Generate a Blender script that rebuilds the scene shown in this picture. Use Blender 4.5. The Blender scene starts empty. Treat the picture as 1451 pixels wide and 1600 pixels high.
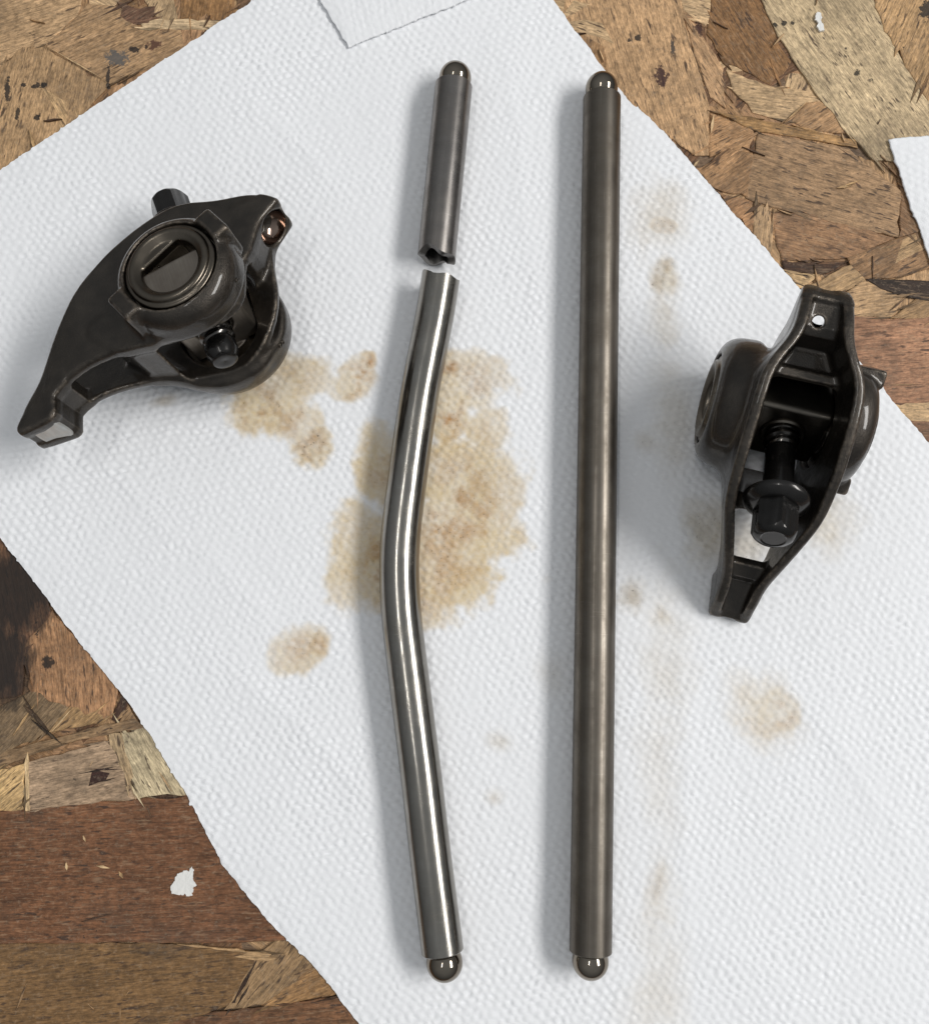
import bpy, math, random
import numpy as np
from mathutils import Vector, Matrix
R = math.radians
random.seed(7)
rng = np.random.RandomState(11)
scene = bpy.context.scene
COL = scene.collection
scene.unit_settings.scale_length = 0.01          # one unit is one centimetre

# ------------------------------------------------------------------ camera
FPX, CX, CY = 1400.0, 725.5, 800.0               # focal length and centre in photo pixels (1451 x 1600)
TILT, DIST = R(7.6), 18.3
FW = np.array([0, math.sin(TILT), -math.cos(TILT)])
UP = np.array([0, math.cos(TILT), math.sin(TILT)])
CAM = -FW * DIST
cd = bpy.data.cameras.new('camera')
cd.sensor_fit = 'VERTICAL'; cd.sensor_height = 24.0; cd.lens = FPX / 1600.0 * 24.0
cd.clip_start = 0.1; cd.clip_end = 2000
cam = bpy.data.objects.new('camera', cd); COL.objects.link(cam)
cam.location = CAM; cam.rotation_euler = (TILT, 0, 0)
scene.camera = cam

# ------------------------------------------------------------------ light
scene.view_settings.view_transform = 'Standard'
scene.view_settings.look = 'None'
scene.view_settings.exposure = 0.0
scene.view_settings.gamma = 1.0
wd = bpy.data.worlds.new('World'); scene.world = wd; wd.use_nodes = True
bg = wd.node_tree.nodes['Background']
bg.inputs[0].default_value = (0.93, 0.97, 1.0, 1)
_wt = wd.node_tree                                # a workshop: dim walls, paler ceiling
_tc = _wt.nodes.new('ShaderNodeTexCoord'); _sx = _wt.nodes.new('ShaderNodeSeparateXYZ'); _mr = _wt.nodes.new('ShaderNodeMapRange')
_mr.inputs['From Min'].default_value = 0.0; _mr.inputs['From Max'].default_value = 1.0
_mr.inputs['To Min'].default_value = 0.12; _mr.inputs['To Max'].default_value = 0.43
_wt.links.new(_tc.outputs['Generated'], _sx.inputs[0]); _wt.links.new(_sx.outputs['Z'], _mr.inputs['Value']); _wt.links.new(_mr.outputs[0], bg.inputs[1])

def area(name, az, el, dist, w, h, radiance, col=(1, 1, 1)):
    d = Vector((math.cos(R(el)) * math.cos(R(az)), math.cos(R(el)) * math.sin(R(az)), math.sin(R(el))))
    l = bpy.data.lights.new(name, 'AREA'); l.shape = 'RECTANGLE'; l.size = w; l.size_y = h
    l.energy = radiance * w * h * math.pi; l.color = col
    o = bpy.data.objects.new(name, l); COL.objects.link(o)
    o.location = d * dist
    z = d; y = Vector((0, 0, 1)) if el < 80 else Vector((1, 0, 0))
    x = y.cross(z).normalized(); y = z.cross(x).normalized()
    o.rotation_euler = Matrix((x, y, z)).transposed().to_euler()
    return o
area('garage_door_light', 4, 46, 150, 95, 30, 18.5, (1.0, 0.985, 0.96))
area('ceiling_tube_light', 172, 76, 170, 70, 6, 22.0, (1.0, 0.98, 0.95))

# ------------------------------------------------------------------ helpers
def px(x, y, z=0.0):
    "the point of the plane at height z seen at a photo pixel"
    x = np.asarray(x, float); y = np.asarray(y, float)
    d = np.stack([(x - CX) / FPX, FW[1] - UP[1] * (y - CY) / FPX, FW[2] - UP[2] * (y - CY) / FPX], -1)
    s = (z - CAM[2]) / d[..., 2]
    return CAM + d * s[..., None]

_lat = rng.rand(64, 64, 64)
def vnoise(p):
    "value noise in 0..1, p (...,3)"
    i = np.floor(p).astype(int); f = p - i; f = f * f * (3 - 2 * f)
    i0 = i & 63; i1 = (i + 1) & 63
    def g(a, b, c): return _lat[a, b, c]
    x0, y0, z0 = i0[..., 0], i0[..., 1], i0[..., 2]; x1, y1, z1 = i1[..., 0], i1[..., 1], i1[..., 2]
    fx, fy, fz = f[..., 0], f[..., 1], f[..., 2]
    a = g(x0, y0, z0) * (1 - fx) + g(x1, y0, z0) * fx
    b = g(x0, y1, z0) * (1 - fx) + g(x1, y1, z0) * fx
    c = g(x0, y0, z1) * (1 - fx) + g(x1, y0, z1) * fx
    d = g(x0, y1, z1) * (1 - fx) + g(x1, y1, z1) * fx
    return (a * (1 - fy) + b * fy) * (1 - fz) + (c * (1 - fy) + d * fy) * fz
def fbm(p, oct=4, gain=.5):
    s = 0; a = 1; t = 0
    for k in range(oct):
        s = s + a * vnoise(p * (2 ** k) + 17.3 * k); t += a; a *= gain
    return s / t
def xy3(x, y, sc, off=0.):
    return np.stack([x * sc + off, y * sc + off * .7, np.full_like(x, off + .37)], -1)

def mesh_obj(name, V, F, mat=None, parent=None, smooth=True):
    me = bpy.data.meshes.new(name)
    V = np.asarray(V, np.float32)
    if isinstance(F, np.ndarray):
        n, k = F.shape
        me.vertices.add(len(V)); me.vertices.foreach_set('co', V.ravel())
        me.loops.add(n * k); me.loops.foreach_set('vertex_index', F.astype(np.int32).ravel())
        me.polygons.add(n); me.polygons.foreach_set('loop_start', (np.arange(n) * k).astype(np.int32))
        me.update(calc_edges=True)
    else:
        me.from_pydata([tuple(v) for v in V.tolist()], [], F); me.update()
    if smooth: me.polygons.foreach_set('use_smooth', np.ones(len(me.polygons), bool))
    if mat: me.materials.append(mat)
    o = bpy.data.objects.new(name, me); COL.objects.link(o)
    if parent: o.parent = parent
    return o
def empty(name, label=None, cat=None, group=None, M=None):
    o = bpy.data.objects.new(name, None); COL.objects.link(o)
    if label: o['label'] = label
    if cat: o['category'] = cat
    if group: o['group'] = group
    if M is not None: o.matrix_world = M
    return o
def copy_tree(o, parent=None):
    c = o.copy(); COL.objects.link(c)
    if parent is not None: c.parent = parent
    for ch in list(o.children): copy_tree(ch, c)
    return c
def lathe(prof, seg=48, axis='Z', close=False):
    "prof: list of (r, s); revolved about the s axis"
    V = []; F = []
    th = np.linspace(0, 2 * math.pi, seg, endpoint=False)
    for r, s in prof:
        for t in th:
            a, b = r * math.cos(t), r * math.sin(t)
            V.append((a, b, s) if axis == 'Z' else (a, s, b) if axis == 'Y' else (s, a, b))
    m = len(prof)
    for i in range(m - 1):
        for j in range(seg):
            k = (j + 1) % seg
            F.append((i * seg + j, i * seg + k, (i + 1) * seg + k, (i + 1) * seg + j))
    if prof[0][0] > 1e-5: F.append(tuple(range(seg - 1, -1, -1)))
    if prof[-1][0] > 1e-5: F.append(tuple((m - 1) * seg + j for j in range(seg)))
    return V, F
def sharp(o, deg=35):
    o.data.set_sharp_from_angle(angle=R(deg)); return o

# ------------------------------------------------------------------ signed distance modelling (cast parts)
def poly_sd(P, x, z):
    P = np.asarray(P, float); n = len(P)
    d = np.full(x.shape, 1e9); inside = np.zeros(x.shape, bool)
    for i in range(n):
        a = P[i]; b = P[(i + 1) % n]; e = b - a
        wx, wz = x - a[0], z - a[1]
        t = np.clip((wx * e[0] + wz * e[1]) / (e @ e), 0, 1)
        d = np.minimum(d, (wx - t * e[0]) ** 2 + (wz - t * e[1]) ** 2)
        c = (a[1] > z) != (b[1] > z)
        if abs(e[1]) > 1e-9:
            inside ^= c & (x < a[0] + e[0] * (z - a[1]) / e[1])
    d = np.sqrt(d)
    return np.where(inside, -d, d)
def smin(a, b, k):
    h = np.maximum(k - np.abs(a - b), 0) / k
    return np.minimum(a, b) - h * h * k * .25
def smax(a, b, k): return -smin(-a, -b, k)
def spline(P, sub=4):
    "closed Catmull-Rom"
    P = np.asarray(P, float); n = len(P); out = []
    for i in range(n):
        p0, p1, p2, p3 = P[i - 1], P[i], P[(i + 1) % n], P[(i + 2) % n]
        for k in range(sub):
            t = k / sub
            out.append(.5 * (2 * p1 + (p2 - p0) * t + (2 * p0 - 5 * p1 + 4 * p2 - p3) * t * t + (3 * p1 - p0 - 3 * p2 + p3) * t ** 3))
    return np.array(out)

def surface_nets(f, lo, hi, res, project=3):
    lo = np.array(lo, float); hi = np.array(hi, float)
    n = np.ceil((hi - lo) / res).astype(int) + 1
    ax = [lo[i] + res * np.arange(n[i]) for i in range(3)]
    X, Y, Z = np.meshgrid(*ax, indexing='ij')
    D = f(X, Y, Z)
    ins = D < 0
    c = n - 1
    cnt = np.zeros(c); acc = np.zeros(tuple(c) + (3,))
    corner = [(i, j, k) for i in (0, 1) for j in (0, 1) for k in (0, 1)]
    sl = lambda o: tuple(slice(o[a], o[a] + c[a]) for a in range(3))
    for a in range(3):
        for o in corner:
            if o[a]: continue
            q = list(o); q[a] = 1
            d0, d1 = D[sl(o)], D[sl(q)]
            m = (d0 < 0) != (d1 < 0)
            t = np.where(m, d0 / np.where(m, d0 - d1, 1), 0)
            cnt += m
            for b in range(3):
                acc[..., b] += np.where(m, (t if b == a else o[b]), 0)
    act = cnt > 0
    idx = np.full(tuple(c), -1); idx[act] = np.arange(act.sum())
    ii = np.argwhere(act)
    V = lo + (ii + acc[act] / cnt[act][:, None]) * res
    F = []
    for a in range(3):
        b, g = (a + 1) % 3, (a + 2) % 3
        s0 = [slice(None)] * 3; s1 = [slice(None)] * 3
        s0[a] = slice(0, n[a] - 1); s1[a] = slice(1, n[a])
        e0, e1 = ins[tuple(s0)], ins[tuple(s1)]
        ch = np.argwhere(e0 != e1)
        ok = (ch[:, b] > 0) & (ch[:, g] > 0) & (ch[:, b] < n[b] - 1) & (ch[:, g] < n[g] - 1)
        ch = ch[ok]
        flip = e0[tuple(ch.T)]
        def at(db, dg):
            q = ch.copy(); q[:, b] -= db; q[:, g] -= dg
            return idx[tuple(q.T)]
        q = np.stack([at(1, 1), at(0, 1), at(0, 0), at(1, 0)], 1)
        q[~flip] = q[~flip][:, ::-1]
        F.append(q)
    F = np.concatenate(F)
    e = res * .05
    for _ in range(project):
        x, y, z = V.T
        d = f(x, y, z)
        g = np.stack([f(x + e, y, z) - f(x - e, y, z), f(x, y + e, z) - f(x, y - e, z), f(x, y, z + e) - f(x, y, z - e)], 1) / (2 * e)
        g2 = (g * g).sum(1)
        st = np.clip(d / np.maximum(g2, .3), -res * .35, res * .35)
        V = V - g * st[:, None] * .8
    return V, F

# ------------------------------------------------------------------ node helpers
def new_mat(name):
    m = bpy.data.materials.new(name); m.use_nodes = True
    nt = m.node_tree; b = nt.nodes['Principled BSDF']
    return m, nt, b
def N(nt, typ, **kw):
    n = nt.nodes.new(typ)
    for k, v in kw.items():
        if k.startswith('i_'):
            n.inputs[int(k[2:]) if k[2:].isdigit() else k[2:]].default_value = v
        else: setattr(n, k, v)
    return n
def noise(nt, vec, scale, detail=4, rough=.5, dist=0.):
    n = N(nt, 'ShaderNodeTexNoise'); n.inputs['Scale'].default_value = scale; n.inputs['Detail'].default_value = detail
    n.inputs['Roughness'].default_value = rough; n.inputs['Distortion'].default_value = dist
    if vec is not None: nt.links.new(vec, n.inputs['Vector'])
    return n.outputs['Fac']
def ramp(nt, fac, stops, interp='LINEAR'):
    n = N(nt, 'ShaderNodeValToRGB'); n.color_ramp.interpolation = interp
    el = n.color_ramp.elements
    while len(el) < len(stops): el.new(.5)
    for e, (p, c) in zip(el, stops):
        e.position = p; e.color = (c, c, c, 1) if not hasattr(c, '__len__') else (*c, 1)
    nt.links.new(fac, n.inputs[0]); return n.outputs[0]
def mix(nt, fac, a, b, blend='MIX'):
    n = N(nt, 'ShaderNodeMix', data_type='RGBA', blend_type=blend)
    for s, v in ((0, fac), (6, a), (7, b)):
        if hasattr(v, 'is_linked') or hasattr(v, 'links'): nt.links.new(v, n.inputs[s])
        elif s == 0: n.inputs[s].default_value = v
        else: n.inputs[s].default_value = (*v, 1)
    return n.outputs[2]
def math_(nt, op, a, b=0., c=0.):
    n = N(nt, 'ShaderNodeMath', operation=op)
    for i, v in enumerate((a, b, c)):
        if hasattr(v, 'links'): nt.links.new(v, n.inputs[i])
        else: n.inputs[i].default_value = v
    return n.outputs[0]
def bump(nt, h, dist, strength=1., prev=None):
    n = N(nt, 'ShaderNodeBump'); n.inputs['Distance'].default_value = dist; n.inputs['Strength'].default_value = strength
    nt.links.new(h, n.inputs['Height'])
    if prev is not None: nt.links.new(prev, n.inputs['Normal'])
    return n.outputs[0]
def mapping(nt, vec, scale, loc=(0, 0, 0), rot=(0, 0, 0)):
    n = N(nt, 'ShaderNodeMapping'); n.inputs['Scale'].default_value = scale; n.inputs['Location'].default_value = loc; n.inputs['Rotation'].default_value = rot
    nt.links.new(vec, n.inputs['Vector']); return n.outputs[0]
def objco(nt): return N(nt, 'ShaderNodeTexCoord').outputs['Object']
def put(nt, b, **kw):
    for k, v in kw.items():
        s = b.inputs[k.replace('_', ' ')]
        if hasattr(v, 'links'): nt.links.new(v, s)
        elif hasattr(v, '__len__') and len(v) == 3: s.default_value = (*v, 1)
        else: s.default_value = v

# ------------------------------------------------------------------ materials
def mat_cast():
    m, nt, b = new_mat('oily_cast_steel'); co = objco(nt)
    geo = N(nt, 'ShaderNodeNewGeometry')
    n1 = noise(nt, co, 2.2, 5, .6); n2 = noise(nt, co, 38, 3, .6); n3 = noise(nt, co, 9, 4, .6)
    base = mix(nt, ramp(nt, n1, [(.35, 0.), (.7, 1.)]), (.031, .026, .021), (.058, .048, .038))
    wear = math_(nt, 'MULTIPLY', ramp(nt, geo.outputs['Pointiness'], [(.515, 0.), (.57, 1.)]), ramp(nt, n3, [(.38, 0.), (.62, 1.)]))
    base = mix(nt, wear, base, (.27, .22, .17))
    rough = ramp(nt, n3, [(.3, .30), (.7, .48)])
    put(nt, b, Base_Color=base, Metallic=.75, Roughness=rough, Coat_Weight=.60, Coat_Roughness=.09)
    nb = bump(nt, n2, .016, .6); nb = bump(nt, n3, .02, .35, nb)
    put(nt, b, Normal=nb)
    b.inputs['Coat IOR'].default_value = 1.45
    return m
def mat_metal(name, c1, c2, rough, axis_scale=(40, 40, .6), bumpd=.0015, met=1., coat=0., scratched=False):
    m, nt, b = new_mat(name); co = objco(nt)
    st = noise(nt, mapping(nt, co, axis_scale), 1.0, 4, .6)
    bl = noise(nt, co, 1.3, 4, .6); fn = noise(nt, co, 60, 2, .5)
    base = mix(nt, ramp(nt, bl, [(.35, 0.), (.68, 1.)]), c1, c2)
    base = mix(nt, ramp(nt, st, [(.3, .0), (.75, .35)]), base, tuple(v * .55 for v in c1))
    r = math_(nt, 'MULTIPLY_ADD', st, rough * .5, rough * .72)
    if scratched:                                   # rub marks across and along the tube, patches of oil film
        s1 = ramp(nt, noise(nt, mapping(nt, co, (1.6, 40, 1.6), (3, 1, 0), (0, 0, .12)), 1., 3, .6), [(.66, 0.), (.72, 1.)])
        s2 = ramp(nt, noise(nt, mapping(nt, co, (60, .9, 60)), 1., 2, .6), [(.66, 0.), (.75, 1.)])
        pt = ramp(nt, noise(nt, co, .55, 3, .6), [(.45, 0.), (.62, 1.)])
        sc = math_(nt, 'MULTIPLY', math_(nt, 'MAXIMUM', math_(nt, 'MULTIPLY', s1, .8), s2), math_(nt, 'MULTIPLY_ADD', pt, .30, .08))
        base = mix(nt, sc, base, tuple(min(v * 2.4, .75) for v in c2))
        film = ramp(nt, noise(nt, co, 1.9, 5, .65), [(.42, 0.), (.66, 1.)])
        base = mix(nt, math_(nt, 'MULTIPLY', film, .30), base, tuple(v * .55 * k for v, k in zip(c1, (1.05, 1., .9))))
        r = math_(nt, 'ADD', r, math_(nt, 'MULTIPLY_ADD', film, .10, -.03))
    put(nt, b, Base_Color=base, Metallic=met, Roughness=r, Coat_Weight=coat, Coat_Roughness=.08)
    nb = bump(nt, st, bumpd, .6); nb = bump(nt, fn, bumpd * .25, .3, nb)
    put(nt, b, Normal=nb)
    return m
M_CAST = mat_cast()
M_ROD_DARK = mat_metal('dark_pushrod_steel', (.145, .127, .107), (.188, .168, .143), .43, (34, .35, 34), .0015, 1., 0., True)
M_ROD_MID = mat_metal('grey_pushrod_steel', (.22, .205, .193), (.29, .27, .255), .31, (34, .35, 34), .0015, 1., 0., True)
M_ROD_BRIGHT = mat_metal('polished_pushrod_steel', (.28, .265, .24), (.33, .315, .29), .22, (34, .35, 34), .0015, 1., 0., True)
M_BALL = mat_metal('polished_ball_steel', (.22, .19, .155), (.28, .245, .20), .09, (6, 6, 6), .0004)
M_BLACK = mat_metal('black_oxide_steel', (.026, .025, .024), (.045, .042, .040), .26, (9, 9, 9), .003, .85, .35)
M_THREAD = mat_metal('oiled_thread_steel', (.085, .08, .075), (.13, .12, .11), .20, (9, 9, 9), .002, 1., .4)
M_RACE = mat_metal('bearing_steel', (.13, .112, .09), (.19, .165, .135), .30, (3, 3, 3), .0006)
M_TRUN = mat_metal('machined_trunnion_steel', (.26, .225, .19), (.38, .34, .29), .46, (30, 2, 2), .004)
M_TRUN_SHADED = mat_metal('shaded_oily_trunnion_steel', (.10, .09, .075), (.16, .142, .12), .34, (12, 3, 3), .002, 1., .3)  # oiled, and darkened to paint in the shade inside the open arm
M_PAD = mat_metal('worn_pad_steel', (.66, .61, .56), (.55, .62, .64), .55, (14, 4, 4), .002)
M_CUP = mat_metal('oily_cup_steel', (.34, .25, .20), (.10, .055, .04), .13, (5, 5, 5), .004, 1., .6)
M_BORE = mat_metal('broken_steel', (.20, .19, .18), (.28, .27, .26), .42, (20, 20, 20), .01)

def mat_wood():
    m, nt, b = new_mat('osb_wood'); co = objco(nt)
    oi = N(nt, 'ShaderNodeObjectInfo'); geo = N(nt, 'ShaderNodeNewGeometry'); wp = geo.outputs['Position']
    add = N(nt, 'ShaderNodeVectorMath', operation='ADD'); sc = N(nt, 'ShaderNodeVectorMath', operation='SCALE')
    cmb = N(nt, 'ShaderNodeCombineXYZ'); 
    for i in range(3): nt.links.new(oi.outputs['Random'], cmb.inputs[i])
    sc.inputs['Scale'].default_value = 83.; nt.links.new(cmb.outputs[0], sc.inputs[0])
    nt.links.new(co, add.inputs[0]); nt.links.new(sc.outputs[0], add.inputs[1]); v = add.outputs[0]
    fib = noise(nt, mapping(nt, v, (1.4, 17, 6)), 1., 6, .65, .4)
    fine = noise(nt, mapping(nt, v, (5, 46, 20)), 1., 3, .6)
    blot = noise(nt, v, .9, 5, .62)
    mott = noise(nt, v, 7, 4, .7)
    pore = noise(nt, mapping(nt, v, (3.2, 15, 8)), 1., 2, .5)
    col = oi.outputs['Color']
    f1 = ramp(nt, fib, [(.25, .48), (.5, 1.), (.75, 1.38)])
    f2 = ramp(nt, fine, [(.28, .58), (.55, 1.), (.8, 1.25)])
    f3 = ramp(nt, blot, [(.28, .62), (.52, 1.), (.72, 1.18)])
    f4 = ramp(nt, mott, [(.25, .62), (.5, 1.), (.75, 1.25)])
    c = col
    f5 = ramp(nt, noise(nt, mapping(nt, v, (9, 20, 12)), 1., 3, .7), [(.28, .70), (.5, 1.), (.75, 1.30)])
    for f in (f1, f2, f3, f4, f5): c = mix(nt, 1., c, f, 'MULTIPLY')
    fl = noise(nt, mapping(nt, v, (3.4, 21, 9)), 1., 3, .6)
    c = mix(nt, math_(nt, 'MULTIPLY', ramp(nt, fl, [(.56, 0.), (.68, 1.)]), ramp(nt, oi.outputs['Random'], [(.2, .12), (.9, .42)])), c, (.46, .32, .20))
    pr = ramp(nt, pore, [(.60, 0.), (.67, 1.)])
    pr = math_(nt, 'MULTIPLY', pr, ramp(nt, blot, [(.38, .1), (.55, .85)]))
    c = mix(nt, pr, c, (.05, .030, .022))
    # hairline cracks along the grain, and workshop grime that runs over several strands
    ck = noise(nt, mapping(nt, v, (.55, 9, 5)), 1., 3, .7, .8)
    ck = math_(nt, 'ABSOLUTE', math_(nt, 'SUBTRACT', ck, .5))
    c = mix(nt, math_(nt, 'MULTIPLY', ramp(nt, ck, [(0., 1.), (.010, 0.)]), .55), c, (.060, .038, .026))
    gm = noise(nt, wp, .8, 6, .68); gm2 = noise(nt, wp, 12., 4, .7)
    c = mix(nt, math_(nt, 'MULTIPLY', ramp(nt, gm, [(.50, 0.), (.72, .55)]), ramp(nt, gm2, [(.3, .35), (.65, 1.)])), c, (.085, .065, .050))
    c = mix(nt, ramp(nt, gm2, [(.55, 0.), (.78, .35)]), c, (.48, .37, .26))
    # dark ink and tar specks lying on the board
    sp = noise(nt, wp, 5.5, 5, .7); sp2 = noise(nt, wp, .55, 2, .5)
    spk = math_(nt, 'MULTIPLY', ramp(nt, sp, [(.645, 0.), (.685, 1.)]), ramp(nt, sp2, [(.5, 0.), (.6, 1.)]))
    c = mix(nt, math_(nt, 'MULTIPLY', spk, .9), c, (.018, .016, .016))
    # big tar stain at the left edge of the board
    tar = None
    for (x, y, rx, ry) in TAR:
        d = N(nt, 'ShaderNodeVectorMath', operation='LENGTH')
        nt.links.new(mapping(nt, wp, (1 / rx, 1 / ry, 0), (-x / rx, -y / ry, 0)), d.inputs[0])
        e = math_(nt, 'SUBTRACT', math_(nt, 'MULTIPLY_ADD', noise(nt, mapping(nt, wp, (3.5, .9, 1)), 1., 5, .65), 1.5, .25), d.outputs['Value'])
        tar = e if tar is None else math_(nt, 'MAXIMUM', tar, e)
    c = mix(nt, ramp(nt, tar, [(0., 0.), (.14, .55), (.42, .93)]), c, (.020, .016, .014))
    sm = noise(nt, wp, 11., 5, .7)
    for (x, y, rx, ry, cc) in SPOTS:
        d = N(nt, 'ShaderNodeVectorMath', operation='LENGTH')
        nt.links.new(mapping(nt, wp, (1 / rx, 1 / ry, 0), (-x / rx, -y / ry, 0)), d.inputs[0])
        e = math_(nt, 'SUBTRACT', math_(nt, 'MULTIPLY_ADD', sm, 3.0, -.6), d.outputs['Value'])
        c = mix(nt, ramp(nt, e, [(0., 0.), (.25, .9)]), c, cc)
    put(nt, b, Base_Color=c, Roughness=.62, Specular_IOR_Level=.3)
    nb = bump(nt, fib, .02, .45); nb = bump(nt, fine, .008, .5, nb); nb = bump(nt, mott, .012, .3, nb)
    put(nt, b, Normal=nb)
    return m
_t = [px(25, 925, -.07), px(60, 1000, -.07), px(-10, 1035, -.07), px(12, 1020, -.07)]
TAR = [(_t[0][0], _t[0][1], .95, 1.0), (_t[2][0], _t[2][1], .95, .9)]
SPOTS = []
for (x, y, r1, r2, cc) in [(1033, 118, .17, .27, (.045, .018, .020)), (1093, 42, .12, .20, (.055, .025, .022)), (210, 75, .13, .09, (.012, .012, .014)), (228, 71, .05, .05, (.012, .012, .014)), (182, 88, .30, .22, (.11, .105, .10)),
                           (55, 132, .12, .09, (.015, .015, .016)), (68, 131, .10, .08, (.015, .015, .016)), (36, 131, .07, .05, (.015, .015, .016)), (56, 182, .10, .09, (.015, .015, .016)), (10, 140, .07, .35, (.02, .019, .019)), (26, 175, .05, .22, (.025, .022, .02)), (168, 120, .05, .35, (.03, .026, .024)),
                           (1211, 38, .06, .08, (.012, .012, .012)), (1225, 35, .08, .07, (.012, .012, .012)), (1239, 35, .05, .07, (.012, .012, .012)), (1339, 113, .09, .09, (.015, .014, .013)), (1051, 73, .06, .20, (.05, .045, .042)), (997, 58, .09, .10, (.02, .018, .018)), (983, 62, .05, .07, (.02, .018, .018)),
                           (240, 68, .18, .14, (.10, .045, .030)), (75, 1035, .16, .16, (.02, .017, .015)), (1448, 15, .20, .30, (.018, .017, .017))]:
    q = px(x, y, -.08); SPOTS.append((q[0], q[1], r1, r2, cc))
M_WOOD = mat_wood()

def mat_paper():
    m, nt, b = new_mat('paper_towel_tissue')
    geo = N(nt, 'ShaderNodeNewGeometry'); wp = geo.outputs['Position']
    def attr(n):
        a = N(nt, 'ShaderNodeAttribute', attribute_name=n); return a.outputs['Fac']
    fibre = noise(nt, mapping(nt, wp, (1, 1, .2)), 26, 4, .65, .6)
    fine = noise(nt, mapping(nt, wp, (1, 1, .2)), 75, 2, .6)
    c = (.86, .868, .888)
    tan = attr('tan'); br = attr('brown'); gr = attr('grime'); 
    tone = ramp(nt, noise(nt, wp, 9, 4, .7), [(.3, .8), (.7, 1.1)])
    c1 = mix(nt, math_(nt, 'MULTIPLY', tan, tone), c, (.66, .505, .265))
    c2 = mix(nt, math_(nt, 'MULTIPLY', br, tone), c1, (.44, .235, .095))
    c3 = mix(nt, math_(nt, 'MULTIPLY', gr, tone), c2, (.29, .26, .16))
    sp = noise(nt, wp, 16, 3, .6)
    spk = math_(nt, 'MULTIPLY', ramp(nt, sp, [(.62, 0.), (.69, 1.)]), math_(nt, 'MINIMUM', math_(nt, 'ADD', br, math_(nt, 'MULTIPLY', gr, 1.2)), .9))
    c4 = mix(nt, spk, c3, (.06, .045, .035))
    put(nt, b, Base_Color=c4, Roughness=.95, Specular_IOR_Level=.15)
    nb = bump(nt, fibre, .012, .55); nb = bump(nt, fine, .004, .4, nb)
    put(nt, b, Normal=nb)
    return m
M_PAPER = mat_paper()
def mat_paint():
    m, nt, b = new_mat('dried_white_paint'); put(nt, b, Base_Color=(.80, .79, .76), Roughness=.5)
    put(nt, b, Normal=bump(nt, noise(nt, objco(nt), 9, 4, .6), .02, .6)); return m
M_PAINT = mat_paint()

# ------------------------------------------------------------------ the board of wood strands
BZ = -.16
board = mesh_obj('osb_board', [(-60, -60, BZ - 1.1), (60, -60, BZ - 1.1), (60, 60, BZ - 1.1), (-60, 60, BZ - 1.1),
                               (-60, -60, BZ), (60, -60, BZ), (60, 60, BZ), (-60, 60, BZ)],
                 [(0, 3, 2, 1), (4, 5, 6, 7), (0, 1, 5, 4), (1, 2, 6, 5), (2, 3, 7, 6), (3, 0, 4, 7)], M_WOOD, smooth=False)
board['kind'] = 'structure'; board.color = (.22, .14, .085, 1)
board['label'] = 'oriented strand board bench top of brown pressed wood strands'
def srgb(c):
    m = sum(c) / 3
    return tuple(((m + (v - m) * .84) * 1.13 / 255) ** 2.2 for v in c)
def strand(P, top, col, grain=None, thick=.05, name='wood_strand', rough=.05, taper=.03, dome=.0):
    "P: (n,2) outline on the board; grain: direction of the fibres in degrees"
    P = np.asarray(P, float)
    c = P.mean(0)
    if grain is None:
        u, s, vt = np.linalg.svd(P - c); g = math.atan2(vt[0, 1], vt[0, 0])
    else: g = R(grain)
    # break the outline into short splintery steps
    Q = []
    n = len(P)
    for i in range(n):
        a, b = P[i], P[(i + 1) % n]; L = np.linalg.norm(b - a)
        k = int(np.clip(L / .17, 1, 16))
        nn = np.array([-(b - a)[1], (b - a)[0]]) / max(L, 1e-6)
        along = abs((b - a) @ np.array([math.cos(g), math.sin(g)])) / max(L, 1e-6)
        for j in range(k):
            o = rng.normal(0, rough * (.35 + 1.1 * (1 - along))) if j else 0
            Q.append(a + (b - a) * j / k + nn * o)
    Q = np.array(Q) - c
    ca, sa = math.cos(-g), math.sin(-g)
    q = Q @ np.array([[ca, sa], [-sa, ca]])
    tx, ty = rng.normal(0, .010, 2)
    zt = np.clip(tx * q[:, 0] + ty * q[:, 1], -.02, .012)
    n = len(q)
    inn = q * (1 - taper / np.maximum(np.linalg.norm(q, axis=1), .15))[:, None]
    V = [(x, y, -thick) for x, y in q] + [(x, y, z - .010) for (x, y), z in zip(q, zt)] + [(x, y, z) for (x, y), z in zip(inn, zt)]
    F = [tuple(range(2 * n, 3 * n))]
    for i in range(n):
        j = (i + 1) % n
        F += [(i, j, n + j, n + i), (n + i, n + j, 2 * n + j, 2 * n + i)]
    o = mesh_obj(name, V, F, M_WOOD, board, smooth=False)
    o.location = (c[0], c[1], top); o.rotation_euler = (0, 0, g)
    o.color = (*srgb(col), 1)
    return o
PAL = [(178, 138, 95), (160, 120, 80), (140, 103, 68), (190, 155, 112), (150, 112, 78), (122, 86, 56), (168, 126, 88), (108, 76, 52)]
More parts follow.
